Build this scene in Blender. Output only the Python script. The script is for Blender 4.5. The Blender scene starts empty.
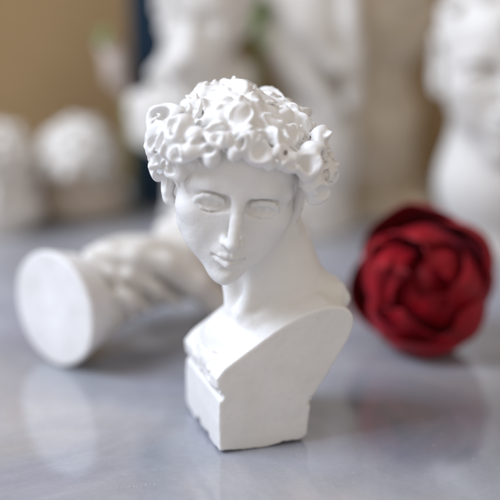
import bpy, bmesh, math, random
import numpy as np
from mathutils import Vector, Matrix

CM = 0.01
scene = bpy.context.scene
COL = scene.collection
rad = math.radians
F32 = np.float32

# ------------------------------------------------------------------ objects
def tag(o, label=None, cat=None, kind=None, group=None):
    if label: o['label'] = label
    if cat: o['category'] = cat
    if kind: o['kind'] = kind
    if group: o['group'] = group
    return o

def empty(name, loc_cm, label, cat):
    o = bpy.data.objects.new(name, None)
    o.empty_display_size = 0.01
    o.location = Vector(loc_cm) * CM
    COL.objects.link(o)
    return tag(o, label, cat)

def link_mesh(name, verts, faces, mat, parent=None, smooth=True):
    """verts in world cm; the object sits at its parent's origin."""
    v = np.asarray(verts, dtype=float) * CM
    if parent is not None:
        v = v - np.array(parent.location)
    me = bpy.data.meshes.new(name)
    nf = len(faces)
    if isinstance(faces, np.ndarray):
        me.vertices.add(len(v)); me.vertices.foreach_set('co', v.astype(F32).ravel())
        me.loops.add(nf * 4); me.loops.foreach_set('vertex_index', faces.astype(np.int32).ravel())
        me.polygons.add(nf)
        me.polygons.foreach_set('loop_start', np.arange(0, nf * 4, 4, dtype=np.int32))
        me.update(calc_edges=True)
    else:
        me.from_pydata([tuple(p) for p in v], [], faces)
        me.update()
    if smooth:
        me.polygons.foreach_set('use_smooth', [True] * nf)
    me.materials.append(mat)
    o = bpy.data.objects.new(name, me)
    COL.objects.link(o)
    if parent is not None: o.parent = parent
    return o

# ------------------------------------------------------------------ noise
_rng = np.random.RandomState(7)
_LAT = _rng.rand(32, 32, 32).astype(F32) * 2 - 1
def vnoise(P, s, off=0.0):
    q = P * F32(s) + F32(off + 100.37)
    i = np.floor(q).astype(np.int32); f = q - i
    f = f * f * (3 - 2 * f)
    i0 = i & 31; i1 = (i + 1) & 31
    x0, y0, z0 = i0[:, 0], i0[:, 1], i0[:, 2]; x1, y1, z1 = i1[:, 0], i1[:, 1], i1[:, 2]
    fx, fy, fz = f[:, 0], f[:, 1], f[:, 2]
    L = _LAT
    a = L[x0, y0, z0] * (1 - fx) + L[x1, y0, z0] * fx
    b = L[x0, y1, z0] * (1 - fx) + L[x1, y1, z0] * fx
    c = L[x0, y0, z1] * (1 - fx) + L[x1, y0, z1] * fx
    d = L[x0, y1, z1] * (1 - fx) + L[x1, y1, z1] * fx
    return (a * (1 - fy) + b * fy) * (1 - fz) + (c * (1 - fy) + d * fy) * fz

# ------------------------------------------------------------------ distance fields
def smin(a, b, k):
    h = np.maximum(k - np.abs(a - b), 0) / k
    return np.minimum(a, b) - h * h * k * F32(0.25)
def smax(a, b, k):
    return -smin(-a, -b, k)
def sph(P, c, r):
    return np.sqrt(((P - np.array(c, F32)) ** 2).sum(1)) - F32(r)
def ell(P, c, r, R=None):
    q = P - np.array(c, F32)
    if R is not None: q = q @ np.array(R, F32)
    r = np.array(r, F32)
    k0 = np.sqrt(((q / r) ** 2).sum(1)); k1 = np.sqrt(((q / (r * r)) ** 2).sum(1))
    return k0 * (k0 - 1) / np.maximum(k1, 1e-6)
def cap(P, a, b, r1, r2=None):
    if r2 is None: r2 = r1
    a = np.array(a, F32); b = np.array(b, F32)
    ab = b - a; q = P - a
    t = np.clip((q @ ab) / max(float(ab @ ab), 1e-9), 0, 1)
    return np.sqrt(((q - t[:, None] * ab) ** 2).sum(1)) - (F32(r1) + t * F32(r2 - r1))
def box(P, c, h, r=0.0):
    q = np.abs(P - np.array(c, F32)) - (np.array(h, F32) - F32(r))
    return np.sqrt((np.maximum(q, 0) ** 2).sum(1)) + np.minimum(q.max(1), 0) - F32(r)
def poly2(X, Y, pts):
    pts = [np.array(p, float) for p in pts]; n = len(pts)
    d = np.full(len(X), 1e9, F32); s = np.ones(len(X), F32)
    for i in range(n):
        a = pts[i]; b = pts[i - 1]; e = b - a
        wx = X - a[0]; wy = Y - a[1]
        t = np.clip((wx * e[0] + wy * e[1]) / (e @ e), 0, 1)
        bx = wx - e[0] * t; by = wy - e[1] * t
        d = np.minimum(d, bx * bx + by * by)
        c1 = Y >= a[1]; c2 = Y < b[1]; c3 = (e[0] * wy) > (e[1] * wx)
        flip = (c1 & c2 & c3) | (~c1 & ~c2 & ~c3)
        s[flip] *= -1
    return s * np.sqrt(d)
def mirror(P):
    Q = P.copy(); Q[:, 0] = np.abs(Q[:, 0]); return Q
def rot(yaw=0, pitch=0, roll=0):
    """local -> world; pitch tips the face (-y) down, roll leans the top to +x, yaw turns about z"""
    return np.array(Matrix.Rotation(rad(roll), 3, 'Y') @ Matrix.Rotation(rad(pitch), 3, 'X') @ Matrix.Rotation(rad(yaw), 3, 'Z'), dtype=F32)

class Grid:
    B = 4
    def __init__(s, fn, lo, hi, h, thr=7.0):
        s.h = h; s.lo = np.array(lo, F32); B = s.B
        n = [int(math.ceil((hi[i] - lo[i]) / h / B)) for i in range(3)]
        c = [(np.arange(n[i]) * B + (B - 1) / 2) * h + lo[i] for i in range(3)]
        G = np.stack(np.meshgrid(*c, indexing='ij'), -1).reshape(-1, 3).astype(F32)
        d = fn(G)
        act = np.where(np.abs(d) < thr * h)[0]
        D = np.broadcast_to(d.reshape(n[0], 1, n[1], 1, n[2], 1), (n[0], B, n[1], B, n[2], B)).copy().astype(F32)
        o = (np.arange(B) - (B - 1) / 2) * h
        O = np.stack(np.meshgrid(o, o, o, indexing='ij'), -1).reshape(-1, 3).astype(F32)
        ix, iy, iz = np.unravel_index(act, n)
        CH = 12000
        for k in range(0, len(act), CH):
            sl = act[k:k + CH]
            P = (G[sl][:, None, :] + O[None]).reshape(-1, 3)
            v = fn(P).reshape(-1, B, B, B)
            D[ix[k:k + CH], :, iy[k:k + CH], :, iz[k:k + CH], :] = v
        s.D = D.reshape(n[0] * B, n[1] * B, n[2] * B)
    def local(s, lo, hi):
        a = np.maximum(np.floor((np.array(lo) - s.lo) / s.h).astype(int), 0)
        b = np.minimum(np.ceil((np.array(hi) - s.lo) / s.h).astype(int) + 1, s.D.shape)
        if (b <= a).any(): return None
        ax = [(np.arange(a[i], b[i]) * s.h + s.lo[i]).astype(F32) for i in range(3)]
        P = np.stack(np.meshgrid(*ax, indexing='ij'), -1).reshape(-1, 3)
        return (slice(a[0], b[0]), slice(a[1], b[1]), slice(a[2], b[2])), P
    def add_cap(s, a, b, r1, r2, k):
        a = np.array(a); b = np.array(b); m = max(r1, r2) + k + 0.05
        L = s.local(np.minimum(a, b) - m, np.maximum(a, b) + m)
        if L is None: return
        sl, P = L; v = cap(P, a, b, r1, r2)
        s.D[sl] = smin(s.D[sl], v.reshape(s.D[sl].shape), k)
    def cut_sph(s, c, r, k=0.04):
        c = np.array(c); L = s.local(c - r - k - .05, c + r + k + .05)
        if L is None: return
        sl, P = L; v = -sph(P, c, r)
        s.D[sl] = smax(s.D[sl], v.reshape(s.D[sl].shape), k)
    def blur(s, w=.25):
        for ax in range(3):
            D = s.D; E = D.copy(); n = D.shape[ax]
            a = [slice(None)] * 3; b = [slice(None)] * 3; c = [slice(None)] * 3
            a[ax] = slice(0, n - 2); b[ax] = slice(1, n - 1); c[ax] = slice(2, n)
            E[tuple(b)] = D[tuple(b)] * (1 - 2 * w) + (D[tuple(a)] + D[tuple(c)]) * w
            s.D = E
    def mesh(s):
        """surface nets"""
        D = s.D; nx, ny, nz = D.shape
        neg = D < 0
        c = np.zeros((nx - 1, ny - 1, nz - 1), np.uint8)
        for i in (0, 1):
            for j in (0, 1):
                for k in (0, 1):
                    c += neg[i:nx - 1 + i, j:ny - 1 + j, k:nz - 1 + k]
        cells = np.argwhere((c > 0) & (c < 8))
        idx = -np.ones(c.shape, np.int32); idx[tuple(cells.T)] = np.arange(len(cells))
        acc = np.zeros((len(cells), 3), F32); cnt = np.zeros(len(cells), F32)
        cs = [(i, j, k) for i in (0, 1) for j in (0, 1) for k in (0, 1)]
        val = {q: D[cells[:, 0] + q[0], cells[:, 1] + q[1], cells[:, 2] + q[2]] for q in cs}
        for q in cs:
            for ax in range(3):
                if q[ax]: continue
                p = list(q); p[ax] = 1; p = tuple(p)
                a = val[q]; b = val[p]; m = (a < 0) != (b < 0)
                t = np.where(m, a / np.where(m, a - b, 1), 0)
                for e in range(3):
                    acc[:, e] += np.where(m, (t if e == ax else q[e]), 0)
                cnt += m
        V = s.lo + s.h * (cells + acc / cnt[:, None])
        Fs = []
        for ax in range(3):
            o = [a for a in range(3) if a != ax]
            sl0 = [slice(None)] * 3; sl1 = [slice(None)] * 3
            sl0[ax] = slice(0, -1); sl1[ax] = slice(1, None)
            A = neg[tuple(sl0)]; Bn = neg[tuple(sl1)]
            e = np.argwhere(A != Bn)
            e = e[(e[:, o[0]] > 0) & (e[:, o[1]] > 0) & (e[:, o[0]] < c.shape[o[0]]) & (e[:, o[1]] < c.shape[o[1]])]
            def g(d0, d1):
                f = e.copy(); f[:, o[0]] -= d0; f[:, o[1]] -= d1
                return idx[f[:, 0], f[:, 1], f[:, 2]]
            Q = np.stack([g(1, 1), g(0, 1), g(0, 0), g(1, 0)], 1)
            flip = ~A[e[:, 0], e[:, 1], e[:, 2]]
            if ax == 1: flip = ~flip
            Q[flip] = Q[flip][:, ::-1]
            Fs.append(Q)
        Fq = np.concatenate(Fs)
        Fq = Fq[(Fq >= 0).all(1)]
        return V, Fq

def relax(V, Fq, it, lam=.5):
    for _ in range(it):
        acc = np.zeros((len(V), 3)); cnt = np.zeros(len(V))
        for k in range(4):
            i, j = Fq[:, k], Fq[:, (k + 1) % 4]
            for a, b in ((i, j), (j, i)):
                for e in range(3): acc[:, e] += np.bincount(a, V[b, e], len(V))
                cnt += np.bincount(a, minlength=len(V))
        V = V * (1 - lam) + lam * acc / np.maximum(cnt, 1)[:, None]
    return V
def submesh(V, Fq, mask):
    f = Fq[mask]; u, inv = np.unique(f, return_inverse=True)
    return V[u], inv.reshape(-1, 4)

# ------------------------------------------------------------------ materials
def new_mat(name):
    m = bpy.data.materials.new(name); m.use_nodes = True
    nt = m.node_tree; b = nt.nodes['Principled BSDF']
    return m, nt, b
def N(nt, t, **kw):
    n = nt.nodes.new(t)
    for k, v in kw.items(): setattr(n, k, v)
    return n
def noise_node(nt, scale, detail=4, rough=.6, coord=None, dist=0.0):
    n = N(nt, 'ShaderNodeTexNoise')
    n.inputs['Scale'].default_value = scale; n.inputs['Detail'].default_value = detail
    n.inputs['Roughness'].default_value = rough; n.inputs['Distortion'].default_value = dist
    nt.links.new(coord, n.inputs['Vector'])
    return n
def ramp(nt, src, stops):
    r = N(nt, 'ShaderNodeValToRGB')
    while len(r.color_ramp.elements) < len(stops): r.color_ramp.elements.new(.5)
    for e, (p, c) in zip(r.color_ramp.elements, stops):
        e.position = p; e.color = (*c, 1)
    nt.links.new(src, r.inputs[0]); return r

def plaster(name, c1, c2, rough=.5, bump=.25, spec=.35, fine=1.0, sss=.08, spots=False):
    m, nt, b = new_mat(name)
    co = N(nt, 'ShaderNodeTexCoord').outputs['Object']
    n1 = noise_node(nt, 60, 5, .6, co)
    r = ramp(nt, n1.outputs['Fac'], [(.3, c1), (.7, c2)])
    last = r.outputs[0]
    if spots:
        # small dirt freckles in pores of the cast
        n4 = noise_node(nt, 900, 1, .5, co)
        r4 = ramp(nt, n4.outputs['Fac'], [(.20, (.55, .52, .48)), (.24, (1, 1, 1))])
        mx = N(nt, 'ShaderNodeMix', data_type='RGBA', blend_type='MULTIPLY'); mx.inputs[0].default_value = .55
        nt.links.new(last, mx.inputs[6]); nt.links.new(r4.outputs[0], mx.inputs[7]); last = mx.outputs[2]
    nt.links.new(last, b.inputs['Base Color'])
    b.inputs['Roughness'].default_value = rough
    b.inputs['Specular IOR Level'].default_value = spec
    if sss:
        b.inputs['Subsurface Weight'].default_value = sss
        b.inputs['Subsurface Radius'].default_value = (1, .75, .55)
        b.inputs['Subsurface Scale'].default_value = .0015
    n2 = noise_node(nt, 900 * fine, 4, .65, co)
    n3 = noise_node(nt, 170 * fine, 3, .5, co)
    mx = N(nt, 'ShaderNodeMath', operation='MULTIPLY_ADD'); mx.inputs[1].default_value = 2.5
    nt.links.new(n3.outputs['Fac'], mx.inputs[0]); nt.links.new(n2.outputs['Fac'], mx.inputs[2])
    bp = N(nt, 'ShaderNodeBump'); bp.inputs['Strength'].default_value = bump; bp.inputs['Distance'].default_value = .00013
    nt.links.new(mx.outputs[0], bp.inputs['Height']); nt.links.new(bp.outputs[0], b.inputs['Normal'])
    return m

M_PLASTER = plaster('white_plaster', (.79, .775, .745), (.86, .85, .83), .42, .8, .4, spots=True)
M_HAIR = plaster('glossy_plaster', (.79, .775, .75), (.86, .85, .835), .36, .5, .45)
M_PLASTER2 = plaster('old_plaster', (.70, .665, .61), (.80, .77, .72), .5, .5)
M_CREAM = plaster('cream_plaster', (.66, .61, .55), (.76, .72, .67), .6, .6)
M_STONE = plaster('sandstone', (.58, .47, .33), (.84, .76, .63), .75, 1.0, .2)
M_TAN = plaster('beige_clay', (.45, .37, .28), (.60, .50, .40), .7, .8, .2)

# ------------------------------------------------------------------ head (local frame: face towards -y, eyes at z=0)
EYE = np.array([.82, -1.57, -.04])
def eye_pt(az, el, r=.505):
    a, e = rad(az), rad(el)
    return EYE + r * np.array([math.sin(a) * math.cos(e), -math.cos(a) * math.cos(e), math.sin(e)])
def head_sdf(L):
    """plain plaster head without hair"""
    L = L / np.array((1.10, 1.02, 1.10), F32)
    M = mirror(L)
    d = ell(L, (0, .35, .75), (2.00, 2.45, 2.00))
    d = smin(d, ell(L, (0, -.75, -.30), (1.76, 1.42, 1.85)), .5)
    # forehead and brow
    d = smin(d, ell(L, (0, -.80, .95), (1.62, 1.42, 1.25)), .5)
    d = smin(d, cap(M, (.15, -1.98, .34), (.85, -1.93, .54), .20, .20), .30)
    d = smin(d, cap(M, (.85, -1.93, .54), (1.45, -1.55, .30), .20, .18), .30)
    # jaw runs to a small pointed chin
    d = smin(d, cap(M, (1.18, -.25, -1.10), (.12, -1.70, -2.46), .52, .28), .45)
    d = smin(d, cap(L, (0, -.8, -1.0), (0, -1.60, -2.20), 1.32, .44), .4)
    # cheekbones and cheeks
    d = smin(d, ell(M, (1.10, -1.30, -.58), (.64, .64, .52)), .45)
    d = smin(d, ell(M, (.76, -1.44, -1.30), (.60, .55, .70)), .45)
    d = smin(d, cap(M, (1.12, -1.0, -1.15), (.22, -1.72, -2.30), .50, .26), .35)
    # muzzle
    d = smin(d, ell(L, (0, -1.82, -1.60), (.62, .46, .55)), .35)
    # chin
    d = smin(d, ell(L, (0, -1.94, -2.50), (.26, .32, .26)), .26)
    # eye sockets: crisp under the brow
    d = smax(d, -ell(M, (.84, -2.40, -.03), (.68, .76, .41)), .05)
    d = smax(d, -ell(M, (.40, -2.30, .02), (.24, .46, .28)), .10)
    # eyeball and lids
    cr = [eye_pt(a, e, .53) for a, e in ((-50, 26), (-20, 39), (10, 41), (38, 33), (56, 16))]
    for a, b in zip(cr[:-1], cr[1:]): d = smax(d, -cap(M, a, b, .042), .08)
    d = smin(d, sph(M, tuple(EYE), .445), .03)
    up = [(-62, -14), (-42, 8), (-18, 20), (8, 23), (30, 18), (48, 5), (58, -10)]
    dn = [(-56, -17), (-32, -27), (0, -32), (30, -28), (54, -13)]
    for ang, r in ((up, .088), (dn, .060)):
        pts = [eye_pt(a, e) for a, e in ang]
        for a, b in zip(pts[:-1], pts[1:]):
            d = smin(d, cap(M, a, b, r), .035)
    # carved pupil under the upper lid and tear duct
    d = smax(d, -sph(M, tuple(eye_pt(-6, -6, .47)), .12), .02)
    d = smax(d, -sph(M, tuple(eye_pt(-68, -10, .52)), .04), .05)
    # nose: straight bridge with a flat ridge
    d = smin(d, cap(L, (0, -2.06, .40), (0, -2.41, -.45), .18, .16), .20)
    d = smin(d, cap(L, (0, -2.41, -.40), (0, -2.72, -1.04), .17, .19), .12)
    d = smin(d, ell(L, (0, -2.72, -1.09), (.19, .20, .15)), .08)
    d = smin(d, ell(M, (.23, -2.40, -1.12), (.16, .26, .15)), .14)
    d = smax(d, -ell(M, (.11, -2.58, -1.25), (.06, .10, .06)), .04)
    # philtrum, lips
    d = smin(d, ell(L, (0, -2.10, -1.54), (.42, .28, .28)), .2)
    d = smax(d, -cap(L, (0, -2.45, -1.32), (0, -2.45, -1.48), .05), .06)
    d = smin(d, cap(M, (.07, -2.38, -1.60), (.25, -2.31, -1.62), .105, .09), .05)
    d = smin(d, cap(M, (.25, -2.30, -1.62), (.44, -2.12, -1.70), .08, .04), .05)
    d = smin(d, cap(M, (.0, -2.33, -1.90), (.30, -2.17, -1.85), .145, .09), .05)
    d = smax(d, -cap(M, (.0, -2.50, -1.745), (.26, -2.36, -1.73), .028), .03)
    d = smax(d, -cap(M, (.26, -2.36, -1.73), (.49, -2.10, -1.74), .034, .05), .06)
    # crease under the lower lip
    d = smax(d, -ell(L, (0, -2.38, -2.18), (.30, .22, .12)), .10)
    # ears
    e = ell(M, (2.06, -.12, -.20), (.24, .42, .80))
    e = smax(e, -ell(M, (2.24, -.32, -.12), (.18, .30, .48)), .06)
    e = smin(e, sph(M, (1.97, -.30, -.84), .20), .08)
    d = smin(d, e, .08)
    return d

def hair_field(rs, n=150, hairline=1.30, side=-.25, back=-1.7, cut_r=1.0, scale=1.0):
    """list of curls: seeds spread over the skull"""
    out = []
    ga = math.pi * (3 - math.sqrt(5))
    c = np.array([0, .28, .85]); R = np.array([2.28, 2.72, 2.28])
    for i in range(n):
        z = 1 - (i + .5) / n * 1.85
        r = math.sqrt(max(0, 1 - z * z)); th = i * ga
        nrm = np.array([r * math.cos(th), r * math.sin(th), z])
        nrm += rs.normal(0, .05, 3); nrm /= np.linalg.norm(nrm)
        p = c + R * nrm
        f = p[1]
        # lowest z allowed for this azimuth
        az = math.atan2(abs(p[0]), -p[1])          # 0 front, pi back
        if az < .85: lim = hairline + .08 * math.sin(az * 9)
        elif az < 1.35: lim = hairline + (side - hairline) * (az - .85) / .5
        elif az < 1.9: lim = side - .1
        else: lim = back
        if p[2] < lim: continue
        g = nrm / R; g /= np.linalg.norm(g)
        out.append((p, g))
    return out

def add_curls(G, T, seeds, rs, tube=.15, ring=.30, kk=.07, hmul=1.0):
    """every curl is a tapering spiral lock; T maps local to world"""
    for p, g in seeds:
        t1 = np.cross(g, [0.3, .2, 1.]); t1 /= np.linalg.norm(t1); t2 = np.cross(g, t1)
        ax = g + rs.normal(0, .38, 3); ax /= np.linalg.norm(ax)
        t1 = np.cross(ax, [.1, .9, .3]); t1 /= np.linalg.norm(t1); t2 = np.cross(ax, t1)
        rr = ring * rs.uniform(.75, 1.25); tb = tube * rs.uniform(.8, 1.25)
        turns = rs.uniform(.9, 1.55); ph = rs.uniform(0, 6.28); sg = rs.choice([-1, 1])
        lift = rs.uniform(-.05, .20) * hmul
        m = int(9 * turns) + 3
        pts = []
        for k in range(m + 1):
            s = k / m; a = ph + sg * turns * 2 * math.pi * s
            q = rr * (1.12 - .78 * s)
            pts.append((p + t1 * math.cos(a) * q + t2 * math.sin(a) * q * .85 + ax * (lift + .18 * s * hmul), tb * (1.0 - .35 * s)))
        # tail that ties the lock back to the skull
        tail = p - g * .35 + rs.normal(0, .18, 3)
        pts.insert(0, (tail, tb * .9))
        for (a, ra), (b, rb) in zip(pts[:-1], pts[1:]):
            G.add_cap(T(a), T(b), ra, rb, kk)

# ------------------------------------------------------------------ MAIN BUST
YA = rad(18); A0 = np.array([-1.04, -.05, 0.])
UV = np.array([[math.cos(YA), math.sin(YA), 0], [-math.sin(YA), math.cos(YA), 0], [0, 0, 1]], F32)
HC = np.array([-.50, 2.35, 9.22], F32)
HR = rot(yaw=4, pitch=9, roll=9.5)
T_main = lambda p: HC + HR @ np.array(p, F32)
PROFILE = [(0, -.01), (-.04, 1.1), (-.02, 1.95), (.10, 2.12), (-.06, 2.35), (-.12, 2.78)]
def catmull(pts, n=5):
    out = []
    for i in range(1, len(pts) - 2):
        p0, p1, p2, p3 = [np.array(q, float) for q in pts[i - 1:i + 3]]
        for k in range(n):
            t = k / n
            out.append(tuple(.5 * ((2 * p1) + (-p0 + p2) * t + (2 * p0 - 5 * p1 + 4 * p2 - p3) * t * t + (-p0 + 3 * p1 - 3 * p2 + p3) * t ** 3)))
    out.append(tuple(pts[-2])); return out
PROFILE += catmull([(-.12, 2.78), (.16, 3.12), (1.1, 3.73), (2.17, 4.40), (3.1, 4.80), (3.9, 4.97), (4.5, 4.90), (4.84, 4.62), (4.90, 4.22), (4.72, 3.70),
                    (4.36, 3.10), (3.98, 2.50), (3.64, 2.00), (3.42, 1.6), (3.32, 1.1), (3.26, .5), (3.24, -.01), (3.24, -.2)])
def main_sdf(P):
    L = (P - HC) @ HR
    h = head_sdf(L)
    Q = (P - A0.astype(F32)) @ UV.T
    u, v, z = Q[:, 0], Q[:, 1], Q[:, 2]
    # shoulders and block
    pr = poly2(u, z, PROFILE)
    taper = F32(4.42) - F32(.10) * z
    b = smax(pr, np.abs(v - taper / 2) - taper / 2, .12)
    # chest and shoulders swell above the cut
    t = ell(Q, (2.3, 2.25, 3.52), (2.15, 1.95, 1.05))
    t = smin(t, ell(Q, (4.0, 2.9, 4.25), (.95, 1.55, 1.0)), .5)
    t = smin(t, ell(Q, (1.05, 2.3, 2.9), (1.0, 1.8, .60)), .6)
    nk = cap(P, (1.30, 3.15, 4.3), (.30, 3.25, 7.9), 1.72, 1.32)
    t = smin(t, nk, .9)
    # sternomastoid strands, collar bones, throat hollow
    t = smin(t, cap(P, (1.30, 2.5, 7.4), (-.25, 1.65, 4.55), .34, .26), .30)
    t = smin(t, cap(P, (-.9, 2.9, 7.0), (-.62, 2.25, 4.55), .34, .24), .45)
    t = smin(t, cap(P, (.1, 1.45, 4.25), (2.4, 1.75, 4.95), .20, .26), .4)
    t = smin(t, ell(Q, (4.25, 2.2, 4.62), (1.05, 1.45, .86)), .35)
    for c_, r_ in (((5.0, 1.45, 5.12), .26), ((5.22, 1.5, 4.74), .24), ((5.05, 2.2, 5.0), .28)):
        t = smin(t, sph(Q, np.array(c_) - (.12, 0, .06), r_), .30)
    b = smin(b, t, .35)
    # small relief and broken ornament on the chest front
    orn = (v > .3) & (v < 3.4) & (z > 2.2) & (z < 3.3) & (u < .8)
    if orn.any():
        nn = vnoise(P[orn], 3.2, 4) * .07 + vnoise(P[orn], 7, 9) * .04
        bb = b[orn]; w = np.clip((v[orn] - .3) * 3, 0, 1) * np.clip((3.4 - v[orn]) * 2, 0, 1)
        b[orn] = bb + nn * w
    # flat shoulder cut, a little back from vertical
    b = smax(b, -(v + F32(.0)), .07)
    b = smax(b, v - F32(4.5), .3)
    b = smax(b, -z, .05)
    # broken foot and chipped edges
    low = z < 1.0
    if low.any():
        Pl = P[low]
        nn = vnoise(Pl, 1.5, 3) * .16 + vnoise(Pl, 4, 5) * .05
        floor = (z[low] - .07 - nn * .75)
        near = np.minimum(np.abs(u[low]), 9)
        b[low] = smax(b[low], -floor, .06)
    for c, r in (((0, .0, 2.12), .17), ((-.05, .12, 2.3), .12), ((3.40, -.02, 1.62), .13), ((3.3, .1, 1.45), .1), ((-.05, 4.4, .0), .32),
                 ((-.02, 1.5, .0), .24), ((-.05, 2.7, .0), .30), ((2.35, 0, -.04), .20), ((2.62, 0, -.03), .12), ((1.0, 0, -.05), .09), ((3.26, -.02, .08), .2), ((1.8, -.04, 2.9), .05), ((2.9, -.03, 4.68), .06)):
        b = smax(b, -sph(Q, c, r), .05)
    # lift of grain
    d = smin(b, h, .22)
    sf = np.abs(d) < .5
    Ps = P[sf]
    d[sf] += vnoise(Ps, 1.7, 1) * .012 + vnoise(Ps, 6, 2) * .004
    return d

bust = empty('portrait_bust', (.5, 2.6, 0), 'upright white plaster bust in sharp focus with curly hair and a diagonal shoulder cut', 'bust')
G = Grid(main_sdf, (-4.0, -1.6, -.3), (5.3, 6.2, 12.4), .038)
V, Fq = G.mesh()
cz = V[Fq].mean(1)[:, 2]
v1, f1 = submesh(V, Fq, cz >= 1.93); link_mesh('figure', v1, f1, M_PLASTER, bust)
v2, f2 = submesh(V, Fq, cz < 1.93); link_mesh('plinth', v2, f2, M_PLASTER, bust)

rs = np.random.RandomState(29)
def hair_base(P):
    L = (P - HC) @ HR
    d = ell(L, (0, .38, .95), (2.42, 2.66, 2.0))
    face = ell(L, (0, -2.7, -.15), (2.0, 1.8, 2.15))
    d = smax(d, -face, .15)
    d = smax(d, -(L[:, 2] + .45 - np.clip(-L[:, 1] * .4, -1.0, .7)), .25)
    return d + vnoise(P, 1.1, 12) * .20
def craters(G, T, seeds, rs, big=1.0):
    """eroded, drilled curls: lumps, pits sunk in them, raised rims and strands"""
    info = []
    for p, g in seeds:
        top = p[2] > 2.3 and p[1] > -1.2
        r = rs.uniform(.28, .42) if top else rs.choice([rs.uniform(.22, .32), rs.uniform(.34, .47)])
        ax = g + rs.normal(0, .25, 3); ax /= np.linalg.norm(ax)
        q = p + rs.normal(0, .07, 3) + ax * (0 if top else rs.uniform(-.08, .17))
        t1 = np.cross(ax, [.1, .9, .3]); t1 /= np.linalg.norm(t1); t2 = np.cross(ax, t1)
        th = rs.uniform(0, 3.14); e = t1 * math.cos(th) + t2 * math.sin(th); L = rs.uniform(.05, .3)
        G.add_cap(T(q - e * L), T(q + e * L), r, r * .85, .10)
        info.append((q, ax, t1, t2, r, top))
    for q, ax, t1, t2, r, top in info:
        if top and rs.rand() < .75: continue
        u = rs.rand()
        if u < .85:
            c = q + ax * r * (rs.uniform(.75, 1.0) + (.22 if r > .34 else 0)) + (t1 * rs.normal(0, .1) + t2 * rs.normal(0, .1))
            G.cut_sph(T(c), r * rs.uniform(.60, .88) * (.7 if top else 1), .05)
    for q, ax, t1, t2, r, top in info:
        rr = r * rs.uniform(.72, .95); tb = rs.uniform(.062, .098) * (1.1 if top else 1)
        a0 = rs.uniform(0, 6.28); span = rs.uniform(3.2, 6.0); sg = rs.choice([-1, 1]); m = 11
        pts = []
        for k in range(m + 1):
            s_ = k / m; a = a0 + sg * span * s_
            w = rr * (1.0 - (.45 * s_ if span > 4.4 else 0))
            pts.append((q + (t1 * math.cos(a) + t2 * math.sin(a) * .88) * w + ax * (r * .62 + .10 * math.sin(a * 2 + a0)), tb * (1 - .3 * s_)))
        for (a, ra), (b, rb) in zip(pts[:-1], pts[1:]): G.add_cap(T(a), T(b), ra, rb, .06)
        if not top and rs.rand() < .8: G.cut_sph(T(q + ax * r * .95), min(r, .32) * rs.uniform(.40, .60), .035)
        if rs.rand() < .45:      # a strand running over to the next lock
            d_ = t1 * rs.normal() + t2 * rs.normal(); d_ /= np.linalg.norm(d_)
            a = pts[-1][0]; n = 5
            for k in range(n):
                b = a + d_ * .17 + rs.normal(0, .035, 3)
                c_ = np.array([0, .33, .95]); R_ = np.array([2.72, 2.95, 2.28]); rel = (b - c_) / R_; nr = np.linalg.norm(rel)
                b = c_ + R_ * rel / nr * min(nr, 1.0)
                G.add_cap(T(a), T(b), tb * (1 - .1 * k), tb * (.9 - .1 * k), .06); a = b
def drills(G, T, rs, n, lo=.06, hi=.15):
    for i in range(n):
        v = rs.normal(0, 1, 3); v /= np.linalg.norm(v)
        p = np.array([0, .28, .95]) + np.array([2.75, 3.05, 2.45]) * v
        if p[1] > 1.8 or p[2] < (1.9 if p[1] < -1 else .2) or p[2] > 2.5: continue
        r = rs.uniform(lo, hi)
        G.cut_sph(T(p), r, .04); G.cut_sph(T(p - v * r), r * .9, .04)
GH = Grid(hair_base, (-4.4, -2.2, 6.2), (4.4, 6.4, 13.2), .036)
seeds = []
for p, g in hair_field(rs, 195, hairline=1.92, side=.35):
    p = p.copy(); p[0] *= 1.02
    if p[0] > 1.8 and p[2] < .75: continue
    p[2] = .95 + (p[2] - .95) * (.86 if p[2] > .95 else 1)
    seeds.append((p, g))
for x, y, z in [(-1.8, -1.85, 1.5), (-2.15, -1.5, 1.15), (-1.2, -2.15, 1.75), (-1.5, -1.95, 2.0), (-.9, -2.2, 2.1), (-.3, -2.35, 2.05), (.3, -2.4, 1.98), (.85, -2.3, 1.95), (1.4, -2.05, 1.85), (1.95, -1.65, 1.5),
                (-2.4, -1.25, 1.5), (-2.72, -.9, .75), (-2.78, -.5, 1.2), (-2.72, -.4, .45), (2.45, -1.25, 1.1), (2.6, -.9, .8), (2.8, -.5, 1.2),
                (2.75, -.9, .95), (-2.65, -.9, 1.25), (-2.75, -.3, 1.75), (2.70, -.3, 1.2), (2.6, -.9, 1.5), (-2.35, -1.5, 1.0), (2.45, -1.6, .75), (-2.2, -1.5, 1.95), (2.3, -1.5, 1.75), (2.6, -.6, 1.9), (-2.55, -.3, 2.0)]:
    p = np.array([x, y, z]); g = p - np.array([0, .3, .8]); g /= np.linalg.norm(g); seeds.append((p, g))
craters(GH, T_main, seeds, rs)
drills(GH, T_main, rs, 300, .07, .15)
GH.blur(.15)
VH, FH = GH.mesh()
VH = relax(VH, FH, 1).astype(F32)
for sc, am in ((1.1, .16), (2.6, .06)):
    VH = VH + np.stack([vnoise(VH, sc, o) for o in (31, 47, 63)], 1) * am
VH = relax(VH, FH, 1)
sm = relax(VH, FH, 9); dd = np.sqrt(((VH - sm) ** 2).sum(1)); ww = relax(np.repeat(np.clip((dd - .075) / .04, 0, 1)[:, None], 3, 1), FH, 1)
VH = VH * (1 - ww) + sm * ww
link_mesh('hair', VH, FH, M_HAIR, bust)

# ------------------------------------------------------------------ generic helper: sdf thing part
def sdf_part(name, fn, lo, hi, h, mat, parent):
    V, Fq = Grid(fn, lo, hi, h).mesh()
    return link_mesh(name, V, Fq, mat, parent)

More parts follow.
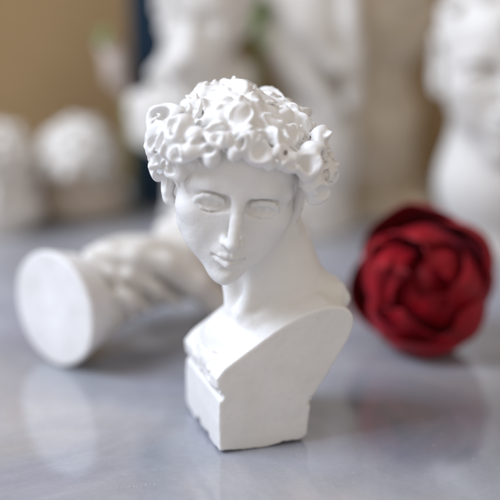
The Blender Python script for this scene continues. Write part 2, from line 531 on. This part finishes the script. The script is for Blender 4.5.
# ------------------------------------------------------------------ FALLEN BUST
fa = rad(46); FX = np.array([math.cos(fa), math.sin(fa), 0]); FL = np.array([-math.sin(fa), math.cos(fa), 0])
FO = np.array([-7.85, 8.3, 0.])
# columns: s along the lying body, l across, z up
FM = np.array([FX, FL, [0, 0, 1]], F32)
def fallen_body(P):
    Q = (P - FO.astype(F32)) @ FM.T
    s, l, z = Q[:, 0], Q[:, 1], Q[:, 2]
    c = np.stack([s, l, z], 1)
    # waisted stem over the foot
    d = cap(c, (1.6, 0, 2.0), (3.0, .1, 2.35), 1.62, 1.45)
    d = smin(d, cap(c, (3.2, .2, 2.7), (7.2, .1, 2.6), 1.36, 1.5), .6)
    d = smin(d, ell(c, (4.6, .8, 2.6), (2.0, 1.9, 1.6)), .7)
    # folds slung round the stem and an arm-like band down the near side
    def path(pts, r, k, r2=None):
        nonlocal d
        n = len(pts) - 1
        for i_, (a, b) in enumerate(zip(pts[:-1], pts[1:])):
            f = lambda q: r + ((r2 or r) - r) * q / n
            d = smin(d, cap(c, a, b, f(i_), f(i_ + 1)), k)
    for o_ in (0, 1.35):
        path([(1.3 + o_, .9, 3.7 + o_ * .18), (1.7 + o_, -.1, 4.0 + o_ * .18), (2.1 + o_, -1.1, 3.62 + o_ * .16), (2.5 + o_, -1.68, 2.75 + o_ * .12), (2.7 + o_, -1.72, 1.8 + o_ * .2)], .22, .12, .13)
    path([(2.0, -.2, 4.0), (3.4, -1.0, 3.95), (4.6, -1.6, 3.55), (5.9, -2.1, 2.5), (7.2, -2.4, 1.2)], .46, .25, .62)
    path([(1.5, -.6, 3.85), (2.8, -1.3, 3.4), (4.0, -1.7, 2.7), (5.0, -1.85, 1.9)], .24, .3, .2)
    path([(1.4, -1.25, 3.1), (2.6, -1.65, 2.5), (3.6, -1.65, 1.9)], .20, .3, .15)
    path([(3.0, .4, 4.1), (4.8, -.2, 4.0), (6.6, -.8, 3.6)], .34, .3)
    d = smax(d, F32(.6) - s, .1)
    d = smin(d, cap(c, (7.2, -.1, 2.7), (9.0, -.3, 2.5), 1.3, 1.15), .6)
    d = smax(d, -z, .08)
    return d + vnoise(P, 1.4, 6) * .05
fb = empty('fallen_bust', tuple(FO + FX * 4), 'blurred white bust lying on its side with its oval foot facing us', 'bust')
sdf_part('torso', fallen_body, (-9.5, 4.5, -.2), (2.0, 18.5, 6.2), .075, M_PLASTER2, fb)
FHC = (FO + FX * 10.0 + FL * -.2 + np.array([0, 0, 2.75])).astype(F32)
# lying head: its top points along the axis, the face looks up and back
zz = FX; yy = -(np.array([0, 0, 1.]) * .6 + FL * .8); xx = np.cross(yy, zz)
FHR = np.stack([xx, yy, zz], 1).astype(F32)
def fallen_head(P): return smax(head_sdf((P - FHC) @ FHR), -P[:, 2], .05)
sdf_part('head', fallen_head, tuple(FHC - 3.6), tuple(FHC + 3.6), .085, M_PLASTER2, fb)
def fhair(P):
    L = (P - FHC) @ FHR
    d = smax(ell(L, (0, .38, 1.0), (2.3, 2.6, 2.25)), -ell(L, (0, -2.6, -.55), (1.75, 1.7, 2.05)), .2)
    return smax(smax(d, -(L[:, 2] + .4), .2), -P[:, 2], .05)
g = Grid(fhair, tuple(FHC - 3.6), tuple(FHC + 3.6), .085)
add_curls(g, lambda p: FHC + FHR @ np.array(p, F32), [s for s in hair_field(rs, 80) if (FHC + FHR @ s[0].astype(F32))[2] > .6], rs, tube=.2, ring=.36, kk=.1)
vv, ff = g.mesh(); link_mesh('hair', vv, ff, M_PLASTER2, fb)
def fallen_foot(P):
    Q = (P - FO.astype(F32)) @ FM.T
    r = np.sqrt(Q[:, 1] ** 2 / 1.06 + (Q[:, 2] - 2.40) ** 2) - 2.38
    d = smax(r + np.clip(Q[:, 0], 0, 9) * .30, np.abs(Q[:, 0] - .75) - .75, .14)
    return d + vnoise(P, 1.2, 8) * .03
M_FOOT = plaster('stained_plaster', (.76, .74, .71), (.88, .87, .86), .6, 1.0)
sdf_part('base', fallen_foot, (-10.5, 5.5, -.2), (-5.0, 11.5, 5.2), .06, M_FOOT, fb)

# ------------------------------------------------------------------ RED ROSE
def rose_material():
    m, nt, b = new_mat('rose_petal')
    co = N(nt, 'ShaderNodeTexCoord').outputs['Object']
    n = noise_node(nt, 90, 4, .6, co)
    r = ramp(nt, n.outputs['Fac'], [(.25, (.15, .0008, .004)), (.75, (.36, .0015, .012))])
    nt.links.new(r.outputs[0], b.inputs['Base Color'])
    b.inputs['Roughness'].default_value = .55
    b.inputs['Sheen Weight'].default_value = .18; b.inputs['Sheen Tint'].default_value = (1, .25, .35, 1); b.inputs['Sheen Roughness'].default_value = .4
    b.inputs['Specular IOR Level'].default_value = .25
    n2 = noise_node(nt, 260, 3, .6, co)
    bp = N(nt, 'ShaderNodeBump'); bp.inputs['Strength'].default_value = .35; bp.inputs['Distance'].default_value = .0004
    nt.links.new(n2.outputs['Fac'], bp.inputs['Height']); nt.links.new(bp.outputs[0], b.inputs['Normal'])
    return m
def simple(name, c1, c2, rough, scale=80, bump=.3, spec=.4, dist=.0005):
    m, nt, b = new_mat(name)
    co = N(nt, 'ShaderNodeTexCoord').outputs['Object']
    n = noise_node(nt, scale, 5, .6, co)
    r = ramp(nt, n.outputs['Fac'], [(.3, c1), (.7, c2)])
    nt.links.new(r.outputs[0], b.inputs['Base Color'])
    b.inputs['Roughness'].default_value = rough; b.inputs['Specular IOR Level'].default_value = spec
    bp = N(nt, 'ShaderNodeBump'); bp.inputs['Strength'].default_value = bump; bp.inputs['Distance'].default_value = dist
    nt.links.new(n.outputs['Fac'], bp.inputs['Height']); nt.links.new(bp.outputs[0], b.inputs['Normal'])
    return m
M_ROSE = rose_material()
M_GREEN = simple('leaf_green', (.16, .27, .08), (.24, .36, .14), .5)
M_LEAF = simple('fresh_leaf', (.22, .50, .10), (.34, .66, .18), .5)
M_SEPAL = simple('sepal_green', (.03, .08, .02), (.06, .13, .03), .6)

def rose():
    r_ = random.Random(5)
    RC = np.array([7.10, 10.2, 2.80])
    root = empty('rose', (7.05, 10.4, 0), 'deep red rose head lying on the marble to the right of the upright bust', 'flower')
    ax = Vector((-.22, -.86, .46)).normalized()
    q = Vector((0, 0, 1)).rotation_difference(ax).to_matrix() @ Matrix.Rotation(.35, 3, 'Z')
    R = np.array(q)
    def screen_phi(deg):
        t = Vector((math.cos(rad(deg)), -math.sin(rad(deg)) * -.29, math.sin(rad(deg)) * .956))
        l = R.T @ np.array(t); return math.atan2(l[1], l[0])
    def petal(phi, W, Rp, th0, th1, curl, seed, keel=0, shift=0, wob=.14):
        rr = random.Random(seed); p1, p2, p3 = rr.uniform(0, 6.3), rr.uniform(0, 6.3), rr.uniform(0, 6.3)
        nu, nv = 28, 24; vs = []; fs = []
        for j in range(nv + 1):
            t = j / nv
            prof = math.sin(min(1, .12 + t * 1.05) * math.pi * .5) ** .7
            if t > .7: prof *= math.sqrt(max(0.0, 1 - ((t - .7) / .34) ** 2)) * .8 + .2
            for i in range(nu + 1):
                a = 2 * i / nu - 1
                tt = t - .14 * a * a * t
                th = th0 + (th1 - th0) * tt
                an = phi + a * W * prof
                r = Rp * (1 + curl * max(0, tt - .6) ** 2 * 3 + .03 * a * a)
                r += keel * (1 - abs(a) ** 1.3) * math.sin(math.pi * min(1, t * .75 + .1)) ** .7
                r += wob * math.sin(2.6 * a + p1) * t ** 2 + wob * .35 * math.sin(7 * a + p2) * t ** 4 + .04 * math.sin(12 * t + p3 + 3 * a)
                r += shift * a
                th += wob * .45 * math.sin(3.3 * a + p3) * t ** 3
                vs.append((r * math.sin(th) * math.cos(an), r * math.sin(th) * math.sin(an), -r * math.cos(th)))
        for j in range(nv):
            for i in range(nu):
                k = j * (nu + 1) + i
                fs.append((k, k + 1, k + nu + 2, k + nu + 1))
        vs = (np.array(vs) @ R.T) + RC
        vs[:, 2] = np.maximum(vs[:, 2], .04)
        o = link_mesh('petal', vs, fs, M_ROSE, root)
        md = o.modifiers.new('thickness', 'SOLIDIFY'); md.thickness = .0003; md.offset = 0
        md = o.modifiers.new('smooth', 'SUBSURF'); md.levels = 1; md.render_levels = 1
    # outer petals: each keel makes one corner of the outline
    for n_, (deg, rr_, th1) in enumerate(((100, 3.50, 1.80), (6, 2.95, 1.75), (-86, 3.15, 2.0), (180, 3.22, 1.60))):
        petal(screen_phi(deg), .95, rr_ - .55, .3, th1, .04, 200 + n_, .58, .05, .10)
    for n_, (deg, rr_, th1) in enumerate(((38, 3.30, 1.95), (-46, 3.08, 2.15), (-126, 2.85, 2.1), (143, 2.86, 2.1))):
        petal(screen_phi(deg), .82, rr_ - .62, .3, th1, .0, 210 + n_, .55, .08, .12)
    for n_, (deg, rr_, th1) in enumerate(((88, 2.45, 2.35), (-20, 2.35, 2.45), (-110, 2.4, 2.3), (165, 2.3, 2.55))):
        petal(screen_phi(deg), 1.05, rr_ - .35, .35, th1, .0, 220 + n_, .45, .18, .22)
    for n_, (deg, rr_, th1) in enumerate(((40, 1.75, 2.75), (-75, 1.65, 2.7), (160, 1.85, 2.95))):
        petal(screen_phi(deg), 1.15, rr_ - .2, .4, th1, .0, 230 + n_, .40, .25, .25)
    petal(screen_phi(-140), 1.3, 1.15, .4, 3.0, 0, 241, .35, .2, .2)
    bm = bmesh.new(); bmesh.ops.create_icosphere(bm, subdivisions=3, radius=1.0)
    for v in bm.verts: v.co = v.co * (1.22 + .12 * math.sin(5 * v.co.x + 3) * math.cos(4 * v.co.y + v.co.z * 3))
    V_ = np.array([v.co[:] for v in bm.verts]) @ R.T + RC - np.array(ax) * .4; F_ = [[v.index for v in f.verts] for f in bm.faces]; bm.free()
    link_mesh('flower_heart', V_, F_, M_ROSE, root)
    # sepals and stub of stem behind
    base = Vector(RC) - ax * 2.35
    vs = []; fs = []
    bm = bmesh.new()
    bmesh.ops.create_cone(bm, cap_ends=True, segments=20, radius1=.30, radius2=.62, depth=.8)
    bmesh.ops.create_cone(bm, cap_ends=True, segments=14, radius1=.22, radius2=.24, depth=1.6, matrix=Matrix.Translation((0, 0, -1.1)))
    bmesh.ops.transform(bm, matrix=Matrix.Translation(base) @ Vector((0, 0, 1)).rotation_difference(ax).to_matrix().to_4x4(), verts=bm.verts)
    V_ = [v.co[:] for v in bm.verts]; V_ = [(x, y, max(z, .04)) for x, y, z in V_]
    F_ = [[v.index for v in f.verts] for f in bm.faces]
    bm.free(); link_mesh('stem', V_, F_, M_SEPAL, root)
rose()

# ------------------------------------------------------------------ BACKGROUND BUSTS
def yawR(a): return rot(yaw=a)
# right: round headed bust with full face
def bust_at(name, label, cat, loc, head_c, hs, yaw, body, mat, seed, curls=70, hpitch=0, hroll=0, h=.13, hair_mat=None, tube=.2):
    root = empty(name, loc, label, cat)
    hc = np.array(head_c, F32); hr = rot(yaw=yaw, pitch=hpitch, roll=hroll)
    def head(P): return head_sdf((P - hc) @ hr / F32(hs)) * F32(hs)
    def bd(P): return body(P)
    lo = np.array(loc) - 12; hi = np.array(loc) + 12
    def both(P): return smin(head(P), bd(P), .5 * hs)
    top = head_c[2] + 3.3 * hs
    sdf_part('figure', both, (loc[0] - 9, loc[1] - 7, -.3), (loc[0] + 9, loc[1] + 7, top), h, mat, root)
    rr = np.random.RandomState(seed)
    def hb(P):
        L = (P - hc) @ hr / F32(hs)
        d = smax(ell(L, (0, .38, 1.0), (2.3, 2.65, 2.25)), -ell(L, (0, -2.6, -.55), (1.75, 1.7, 2.05)), .2)
        return smax(d, -(L[:, 2] + .5), .2) * F32(hs)
    g = Grid(hb, tuple(hc - 4.2 * hs), tuple(hc + 4.2 * hs), h * .9)
    add_curls(g, lambda p: hc + (hr @ np.array(p, F32)) * hs, hair_field(rr, curls), rr, tube=tube * hs, ring=.34, kk=.12)
    v, f = g.mesh(); link_mesh('hair', v, f, hair_mat or mat, root)
    return root

def body_right(P):
    c = P - np.array([12.9, 24.5, 0], F32)
    d = ell(c, (.2, 0, 3.4), (3.7, 3.0, 3.3))
    d = smin(d, cap(c, (0, .2, 4), (-.3, .2, 7.5), 2.9, 2.5), .9)
    d = smin(d, cap(c, (0, 0, 0), (0, 0, 2.5), 2.6, 2.3), .5)
    return smax(d, -P[:, 2], .1)
bust_at('portrait_bust', 'large white bust behind the rose, cut off by the right edge of the photo', 'bust',
        (13.2, 24.5, 0), (12.4, 24.3, 9.5), 1.40, -4, body_right, M_PLASTER2, 3, curls=46, tube=.07)

# left of centre: draped shoulders, lumpy
def body_draped(P):
    c = P - np.array([-2.5, 27.5, 0], F32)
    d = ell(c, (0, 0, 5.9), (3.9, 2.6, 2.1))
    d = smin(d, ell(c, (.2, .2, 8.2), (2.5, 2.2, 2.0)), .9)
    d = smin(d, cap(c, (0, 0, 0), (0, 0, 4.5), 1.9, 1.8), .6)
    d = smin(d, cap(c, (.1, .2, 8), (-.1, .2, 11), 1.8, 1.6), .6)
    for a, b, r in (((-3.1, -1.0, 7.0), (.2, -2.6, 6.0), .45), ((-2.8, -1.2, 5.4), (1.4, -2.5, 5.0), .45), ((3.2, -1, 7.0), (.6, -2.5, 5.4), .45),
                    ((-2.0, -1.2, 8.8), (-.2, -2.5, 7.2), .4), ((2.2, -1.0, 8.8), (.6, -2.4, 7.0), .4)):
        d = smin(d, cap(c, a, b, r), .35)
    # full beard
    d = smin(d, ell(c, (-.4, -1.9, 9.2), (1.3, 1.1, 1.5)), .4)
    return smax(d + vnoise(P, .8, 3) * .40 + vnoise(P, 1.7, 5) * .22, -P[:, 2], .1)
bust_at('portrait_bust', 'white draped bust just behind the curly hair of the upright bust', 'bust',
        (-2.5, 27.5, 0), (-2.3, 27.3, 11.6), .98, -15, body_draped, M_PLASTER2, 8, curls=90)

# centre: tall pale torso, and sandy torso beside it
def body_tall(P):
    c = P - np.array([2.9, 29.0, 0], F32)
    d = ell(c, (.0, 0, 10.6), (2.3, 2.1, 3.8))
    d = smin(d, ell(c, (.5, 0, 4.2), (2.5, 2.4, 3.6)), 1.0)
    d = smin(d, cap(c, (0, .2, 12), (-.2, .2, 15.4), 1.7, 1.4), .7)
    d = smin(d, cap(c, (0, 0, 0), (0, 0, 1), 2.9, 2.7), .4)
    for a, b, r in (((-1.8, -1.5, 12.6), (1.6, -2.2, 9.0), .45), ((-2.2, -1.2, 10.6), (1.4, -2.2, 6.6), .45), ((2.2, -1.2, 13), (2.4, -1.4, 7), .55)):
        d = smin(d, cap(c, a, b, r), .5)
    return smax(d + vnoise(P, .7, 9) * .2, -P[:, 2], .1)
bust_at('draped_statuette', 'tall pale draped statuette between the upright bust and the sandy torso', 'statuette',
        (3.2, 29.0, 0), (2.9, 28.8, 18.0), 1.0, 20, body_tall, M_PLASTER2, 14, curls=60)

def body_sandy(P):
    c = P - np.array([6.7, 32.5, 0], F32)
    d = ell(c, (-.3, 0, 11.0), (3.7, 2.6, 4.4))
    d = smin(d, ell(c, (-.2, 0, 4.2), (3.0, 2.5, 4.2)), 1.2)
    d = smin(d, cap(c, (0, .2, 14), (0, .2, 17.0), 1.6, 1.3), .7)
    d = smin(d, ell(c, (-1.5, -1.9, 12.6), (1.4, .9, 1.2)), .5)
    d = smin(d, ell(c, (1.4, -1.9, 12.6), (1.4, .9, 1.2)), .5)
    return smax(d + vnoise(P, .8, 19) * .22, -P[:, 2], .1)
sd = empty('torso_statuette', (6.7, 32.5, 0), 'sandy beige headless torso standing behind the rose, left of the large white bust', 'statuette')
sdf_part('torso', body_sandy, (1.8, 28, -.3), (11.6, 37, 18.6), .13, M_STONE, sd)
sdf_part('base', lambda P: box(P, (6.7, 32.5, .5), (3.2, 2.9, .5), .12), (2.8, 29, -.2), (10.3, 36, 1.4), .12, M_STONE, sd)

# far left: curly head resting low, beige below, and a small pale bust cut by the frame
def body_low(P):
    c = P - np.array([-9.4, 30.5, 0], F32)
    d = ell(c, (0, 0, 1.0), (2.5, 1.9, 1.2))
    d = smin(d, cap(c, (0, 0, 1.0), (.0, -.1, 2.0), 1.3, 1.2), .6)
    return smax(d + vnoise(P, 1, 5) * .12, -P[:, 2], .1)
bust_at('portrait_bust', 'small beige bust with white curly hair, far back left of the navy book', 'bust',
        (-9.4, 30.5, 0), (-9.5, 30.4, 2.5), .84, -20, body_low, M_TAN, 21, curls=70, hpitch=25, hair_mat=M_PLASTER2)
def body_edge(P):
    c = P - np.array([-13.6, 28.0, 0], F32)
    d = ell(c, (0, 0, 1.2), (2.6, 2.0, 1.2))
    d = smin(d, cap(c, (0, 0, 0), (0, 0, 1.2), 1.9, 1.8), .4)
    d = smin(d, cap(c, (0, 0, 1.0), (-.1, -.1, 2.4), 1.2, 1.1), .6)
    return smax(d + vnoise(P, 1, 15) * .1, -P[:, 2], .1)
bust_at('portrait_bust', 'small pale bust cut off by the left edge of the photo', 'bust',
        (-13.6, 28.0, 0), (-13.5, 27.9, 3.1), .8, 10, body_edge, M_CREAM, 23, curls=60)

# ------------------------------------------------------------------ navy book
def box_mesh(name, c, hs, mat, parent, bev=.06, rz=0, origin=(0, 0, 0)):
    bm = bmesh.new(); bmesh.ops.create_cube(bm, size=2)
    for v in bm.verts: v.co = Vector((v.co.x * hs[0], v.co.y * hs[1], v.co.z * hs[2]))
    if bev: bmesh.ops.bevel(bm, geom=bm.edges[:], offset=bev, segments=3, affect='EDGES')
    Mx = Matrix.Translation(Vector(origin)) @ Matrix.Rotation(rz, 4, 'Z') @ Matrix.Translation(Vector(c))
    bmesh.ops.transform(bm, matrix=Mx, verts=bm.verts)
    bm.verts.index_update()
    V_ = [v.co[:] for v in bm.verts]; F_ = [[v.index for v in f.verts] for f in bm.faces]; bm.free()
    return link_mesh(name, V_, F_, mat, parent, smooth=False)
M_NAVY = simple('navy_cloth', (.006, .018, .05), (.010, .045, .075), .55, 300, .4, .3)
M_PAPER = simple('paper', (.55, .50, .40), (.66, .61, .50), .8, 500, .4)
bk = empty('book', (-5.2, 34.2, 0), 'navy blue book standing upright against the wall behind the white draped bust', 'book')
ro = .12; og = (-5.2, 34.2, 0)
box_mesh('cover', (0, -1.6, 11), (1.5, .10, 11), M_NAVY, bk, .08, ro, og)
box_mesh('cover', (-1.42, 0, 11), (.09, 1.5, 11), M_NAVY, bk, .05, ro, og)
box_mesh('cover', (1.42, 0, 11), (.09, 1.5, 11), M_NAVY, bk, .05, ro, og)
box_mesh('pages', (0, .1, 11), (1.31, 1.35, 10.7), M_PAPER, bk, .0, ro, og)

# ------------------------------------------------------------------ flower bud and leaves behind
def tube_mesh(pts, rads, seg=10):
    V_, F_ = [], []
    n = len(pts)
    for i, (p, r) in enumerate(zip(pts, rads)):
        p = Vector(p); a = Vector(pts[max(0, i - 1)]); b = Vector(pts[min(n - 1, i + 1)])
        t = (b - a).normalized(); s = t.cross(Vector((.1, 1, .05))).normalized(); q = t.cross(s)
        for k in range(seg):
            an = 2 * math.pi * k / seg
            V_.append(tuple(p + (s * math.cos(an) + q * math.sin(an)) * r))
    for i in range(n - 1):
        for k in range(seg):
            k2 = (k + 1) % seg
            F_.append((i * seg + k, i * seg + k2, (i + 1) * seg + k2, (i + 1) * seg + k))
    F_.append(tuple(range(seg))[::-1]); F_.append(tuple((n - 1) * seg + k for k in range(seg)))
    return V_, F_
def leaf_mesh(a, b, w, up=(0, -.4, 1), fold=.15):
    a = Vector(a); b = Vector(b); d = b - a; s = d.cross(Vector(up)).normalized(); nn = s.cross(d).normalized()
    V_, F_ = [], []
    n = 12; m = 6
    for i in range(n + 1):
        t = i / n; hw = w * math.sin(math.pi * min(1, t * .97 + .015)) ** .8 * (1 - .25 * t)
        for j in range(m + 1):
            e = 2 * j / m - 1
            p = a + d * t + s * (e * hw) + nn * (abs(e) * fold * hw * 2 + math.sin(math.pi * t) * .18 * d.length)
            V_.append(tuple(p))
    for i in range(n):
        for j in range(m):
            k = i * (m + 1) + j; F_.append((k, k + 1, k + m + 2, k + m + 1))
    return V_, F_
M_BUD = simple('pale_petal', (.50, .41, .36), (.62, .53, .47), .6)
fl = empty('flower_bud', (-6.7, 31.5, 0), 'pale pink flower bud with green sepals standing left of the navy book', 'flower')
V_, F_ = tube_mesh([(-6.7, 31.5, 0), (-6.5, 31.5, 3.5), (-6.75, 31.4, 6.8)], [.11, .10, .12]); link_mesh('stem', V_, F_, M_GREEN, fl)
def bud_sdf(P): return smin(ell(P, (-7.3, 31.4, 8.2), (.62, .6, 1.2)), cap(P, (-6.7, 31.4, 6.6), (-7.9, 31.4, 9.3), .28, .32), .3) + vnoise(P, 1.6, 4) * .12
sdf_part('bud', bud_sdf, (-8.9, 30, 5.8), (-5.6, 33, 10.4), .09, M_BUD, fl)
for a, b in (((-7.8, 31.4, 9.0), (-8.4, 31.2, 10.1)), ((-7.8, 31.2, 9.1), (-7.6, 30.9, 10.3))):
    V_, F_ = leaf_mesh(a, b, .38); o = link_mesh('leaf', V_, F_, M_GREEN, fl)
    o.modifiers.new('t', 'SOLIDIFY').thickness = .0003
sp = empty('leafy_sprig', (.5, 31.2, 0), 'green leafy sprig standing between the draped bust and the tall statuette', 'plant')
V_, F_ = tube_mesh([(.5, 31.2, 0), (.4, 31.2, 6), (.5, 31.1, 10), (.5, 31.0, 12)], [.08, .07, .06, .04]); link_mesh('stem', V_, F_, M_LEAF, sp)
for a, b, w in (((.5, 31.1, 8.9), (-.1, 27.2, 10.5), .6), ((.5, 31.1, 9.5), (1.0, 26.8, 10.1), .6), ((.5, 31.1, 10.2), (.2, 26.4, 11.0), .8),
                ((.5, 31, 11.0), (-.4, 30.8, 12.6), .6), ((.5, 31, 11.6), (1.2, 30.8, 13), .6), ((.4, 31.2, 5), (-.4, 30.7, 6.2), .4)):
    V_, F_ = leaf_mesh(a, b, w); o = link_mesh('leaf', V_, F_, M_LEAF, sp)
    o.modifiers.new('t', 'SOLIDIFY').thickness = .0003

# ------------------------------------------------------------------ SETTING: marble slab, wall
def marble():
    m, nt, b = new_mat('grey_marble')
    co = N(nt, 'ShaderNodeTexCoord').outputs['Object']
    n1 = noise_node(nt, 7, 6, .6, co, .6)
    r1 = ramp(nt, n1.outputs['Fac'], [(.32, (.23, .245, .28)), (.50, (.35, .36, .395)), (.66, (.47, .475, .50))])
    nl = noise_node(nt, 11, 3, .5, co, .4)
    rl = ramp(nt, nl.outputs['Fac'], [(.35, (.98, .96, 1.04)), (.5, (1, 1, 1)), (.68, (1.08, 1.0, .92))])
    ml = N(nt, 'ShaderNodeMix', data_type='RGBA', blend_type='MULTIPLY'); ml.inputs[0].default_value = 1
    nt.links.new(r1.outputs[0], ml.inputs[6]); nt.links.new(rl.outputs[0], ml.inputs[7])
    # soft veins
    n2 = noise_node(nt, 9, 4, .55, co, 1.6)
    ab = N(nt, 'ShaderNodeMath', operation='SUBTRACT'); ab.inputs[1].default_value = .5; nt.links.new(n2.outputs['Fac'], ab.inputs[0])
    a2 = N(nt, 'ShaderNodeMath', operation='ABSOLUTE'); nt.links.new(ab.outputs[0], a2.inputs[0])
    r2 = ramp(nt, a2.outputs[0], [(.0, (1.35, 1.33, 1.30)), (.05, (1, 1, 1))])
    mx = N(nt, 'ShaderNodeMix', data_type='RGBA', blend_type='MULTIPLY'); mx.inputs[0].default_value = .2
    nt.links.new(ml.outputs[2], mx.inputs[6]); nt.links.new(r2.outputs[0], mx.inputs[7])
    # fine grain
    n3 = noise_node(nt, 500, 3, .6, co)
    r3 = ramp(nt, n3.outputs['Fac'], [(.3, (.93, .93, .93)), (.7, (1.04, 1.04, 1.04))])
    m2 = N(nt, 'ShaderNodeMix', data_type='RGBA', blend_type='MULTIPLY'); m2.inputs[0].default_value = .7
    nt.links.new(mx.outputs[2], m2.inputs[6]); nt.links.new(r3.outputs[0], m2.inputs[7])
    nt.links.new(m2.outputs[2], b.inputs['Base Color'])
    n4 = noise_node(nt, 25, 5, .6, co)
    mr = N(nt, 'ShaderNodeMapRange'); mr.inputs['To Min'].default_value = .05; mr.inputs['To Max'].default_value = .11
    nt.links.new(n4.outputs['Fac'], mr.inputs['Value']); nt.links.new(mr.outputs[0], b.inputs['Roughness'])
    b.inputs['Specular IOR Level'].default_value = .5; b.inputs['IOR'].default_value = 1.85
    n5 = noise_node(nt, 45, 2, .5, co)
    bp = N(nt, 'ShaderNodeBump'); bp.inputs['Strength'].default_value = .06; bp.inputs['Distance'].default_value = .0006
    nt.links.new(n5.outputs['Fac'], bp.inputs['Height']); nt.links.new(bp.outputs[0], b.inputs['Normal'])
    return m
M_MARBLE = marble()
tb = box_mesh('table_top', (0, 2, -1.5), (62, 36, 1.5), M_MARBLE, None, .2)
tag(tb, kind='structure')
def wall_mat():
    m, nt, b = new_mat('brown_wall')
    co = N(nt, 'ShaderNodeTexCoord').outputs['Object']
    n = noise_node(nt, 6, 5, .6, co)
    r = ramp(nt, n.outputs['Fac'], [(.3, (.27, .165, .068)), (.7, (.38, .25, .115))])
    nt.links.new(r.outputs[0], b.inputs['Base Color']); b.inputs['Roughness'].default_value = .8
    n2 = noise_node(nt, 120, 4, .6, co)
    bp = N(nt, 'ShaderNodeBump'); bp.inputs['Strength'].default_value = .4; bp.inputs['Distance'].default_value = .001
    nt.links.new(n2.outputs['Fac'], bp.inputs['Height']); nt.links.new(bp.outputs[0], b.inputs['Normal'])
    return m
wl = box_mesh('wall', (0, 41, 12), (90, 2, 40), wall_mat(), None, 0)
tag(wl, kind='structure')

# dust and plaster crumbs on the marble in front
dr = random.Random(3)
def crumbs():
    V_, F_ = [], []
    pts = []
    for i in range(14): pts.append((-4.6 + i * .13 + dr.uniform(-.04, .04), -2.75 + i * .033 + dr.uniform(-.03, .03), dr.uniform(.010, .024)))
    for i in range(6): pts.append((-5.9 + i * .11, -2.6 + i * .07, dr.uniform(.012, .026)))
    for i in range(60): pts.append((dr.uniform(-8, 8), dr.uniform(-3.5, 2.5), dr.uniform(.006, .018)))
    for i in range(10): pts.append((dr.gauss(.6, 1.2), dr.gauss(-.9, .5), dr.uniform(.006, .018)))
    for x, y, r in pts:
        b0 = len(V_)
        o = [(1, 0, 0), (-1, 0, 0), (0, 1, 0), (0, -1, 0), (0, 0, 1), (0, 0, -.5)]
        for a in o:
            s = r * dr.uniform(.6, 1.3); V_.append((x + a[0] * s, y + a[1] * s, .004 + r * .5 + a[2] * s))
        for f in ((0, 2, 4), (2, 1, 4), (1, 3, 4), (3, 0, 4), (2, 0, 5), (1, 2, 5), (3, 1, 5), (0, 3, 5)):
            F_.append(tuple(b0 + i for i in f))
    o = link_mesh('plaster_crumbs', V_, F_, M_PLASTER, None, smooth=False)
    tag(o, 'fine white plaster crumbs scattered on the marble in front of the upright bust', 'crumbs', 'stuff')
crumbs()

# ------------------------------------------------------------------ LIGHT
w = bpy.data.worlds.new('World'); scene.world = w; w.use_nodes = True
bg = w.node_tree.nodes['Background']
bg.inputs['Color'].default_value = (1.0, .905, .82, 1); bg.inputs['Strength'].default_value = .51
def area(name, loc, target, size, power, col):
    l = bpy.data.lights.new(name, 'AREA'); l.shape = 'RECTANGLE'; l.size = size[0]; l.size_y = size[1]; l.energy = power; l.color = col
    o = bpy.data.objects.new(name, l); COL.objects.link(o)
    o.location = loc; o.rotation_euler = (Vector(target) - Vector(loc)).to_track_quat('-Z', 'Y').to_euler()
    return o
area('window_light', (-.86, -.06, .92), (0, .05, .08), (.75, .62), 16, (.70, .81, 1.0))

# ------------------------------------------------------------------ CAMERA
cam = bpy.data.cameras.new('camera'); co = bpy.data.objects.new('camera', cam); COL.objects.link(co)
co.location = (0, -.45, .2115); co.rotation_euler = (rad(73), 0, 0)
cam.sensor_width = 36; cam.lens = 18 / math.tan(rad(10)); cam.clip_start = .02; cam.clip_end = 20
cam.dof.use_dof = True; cam.dof.focus_distance = .478; cam.dof.aperture_fstop = 4.2
scene.camera = co
scene.render.resolution_x = 1024; scene.render.resolution_y = 1024
scene.view_settings.view_transform = 'Standard'; scene.view_settings.look = 'None'
scene.view_settings.exposure = .2; scene.view_settings.gamma = 1
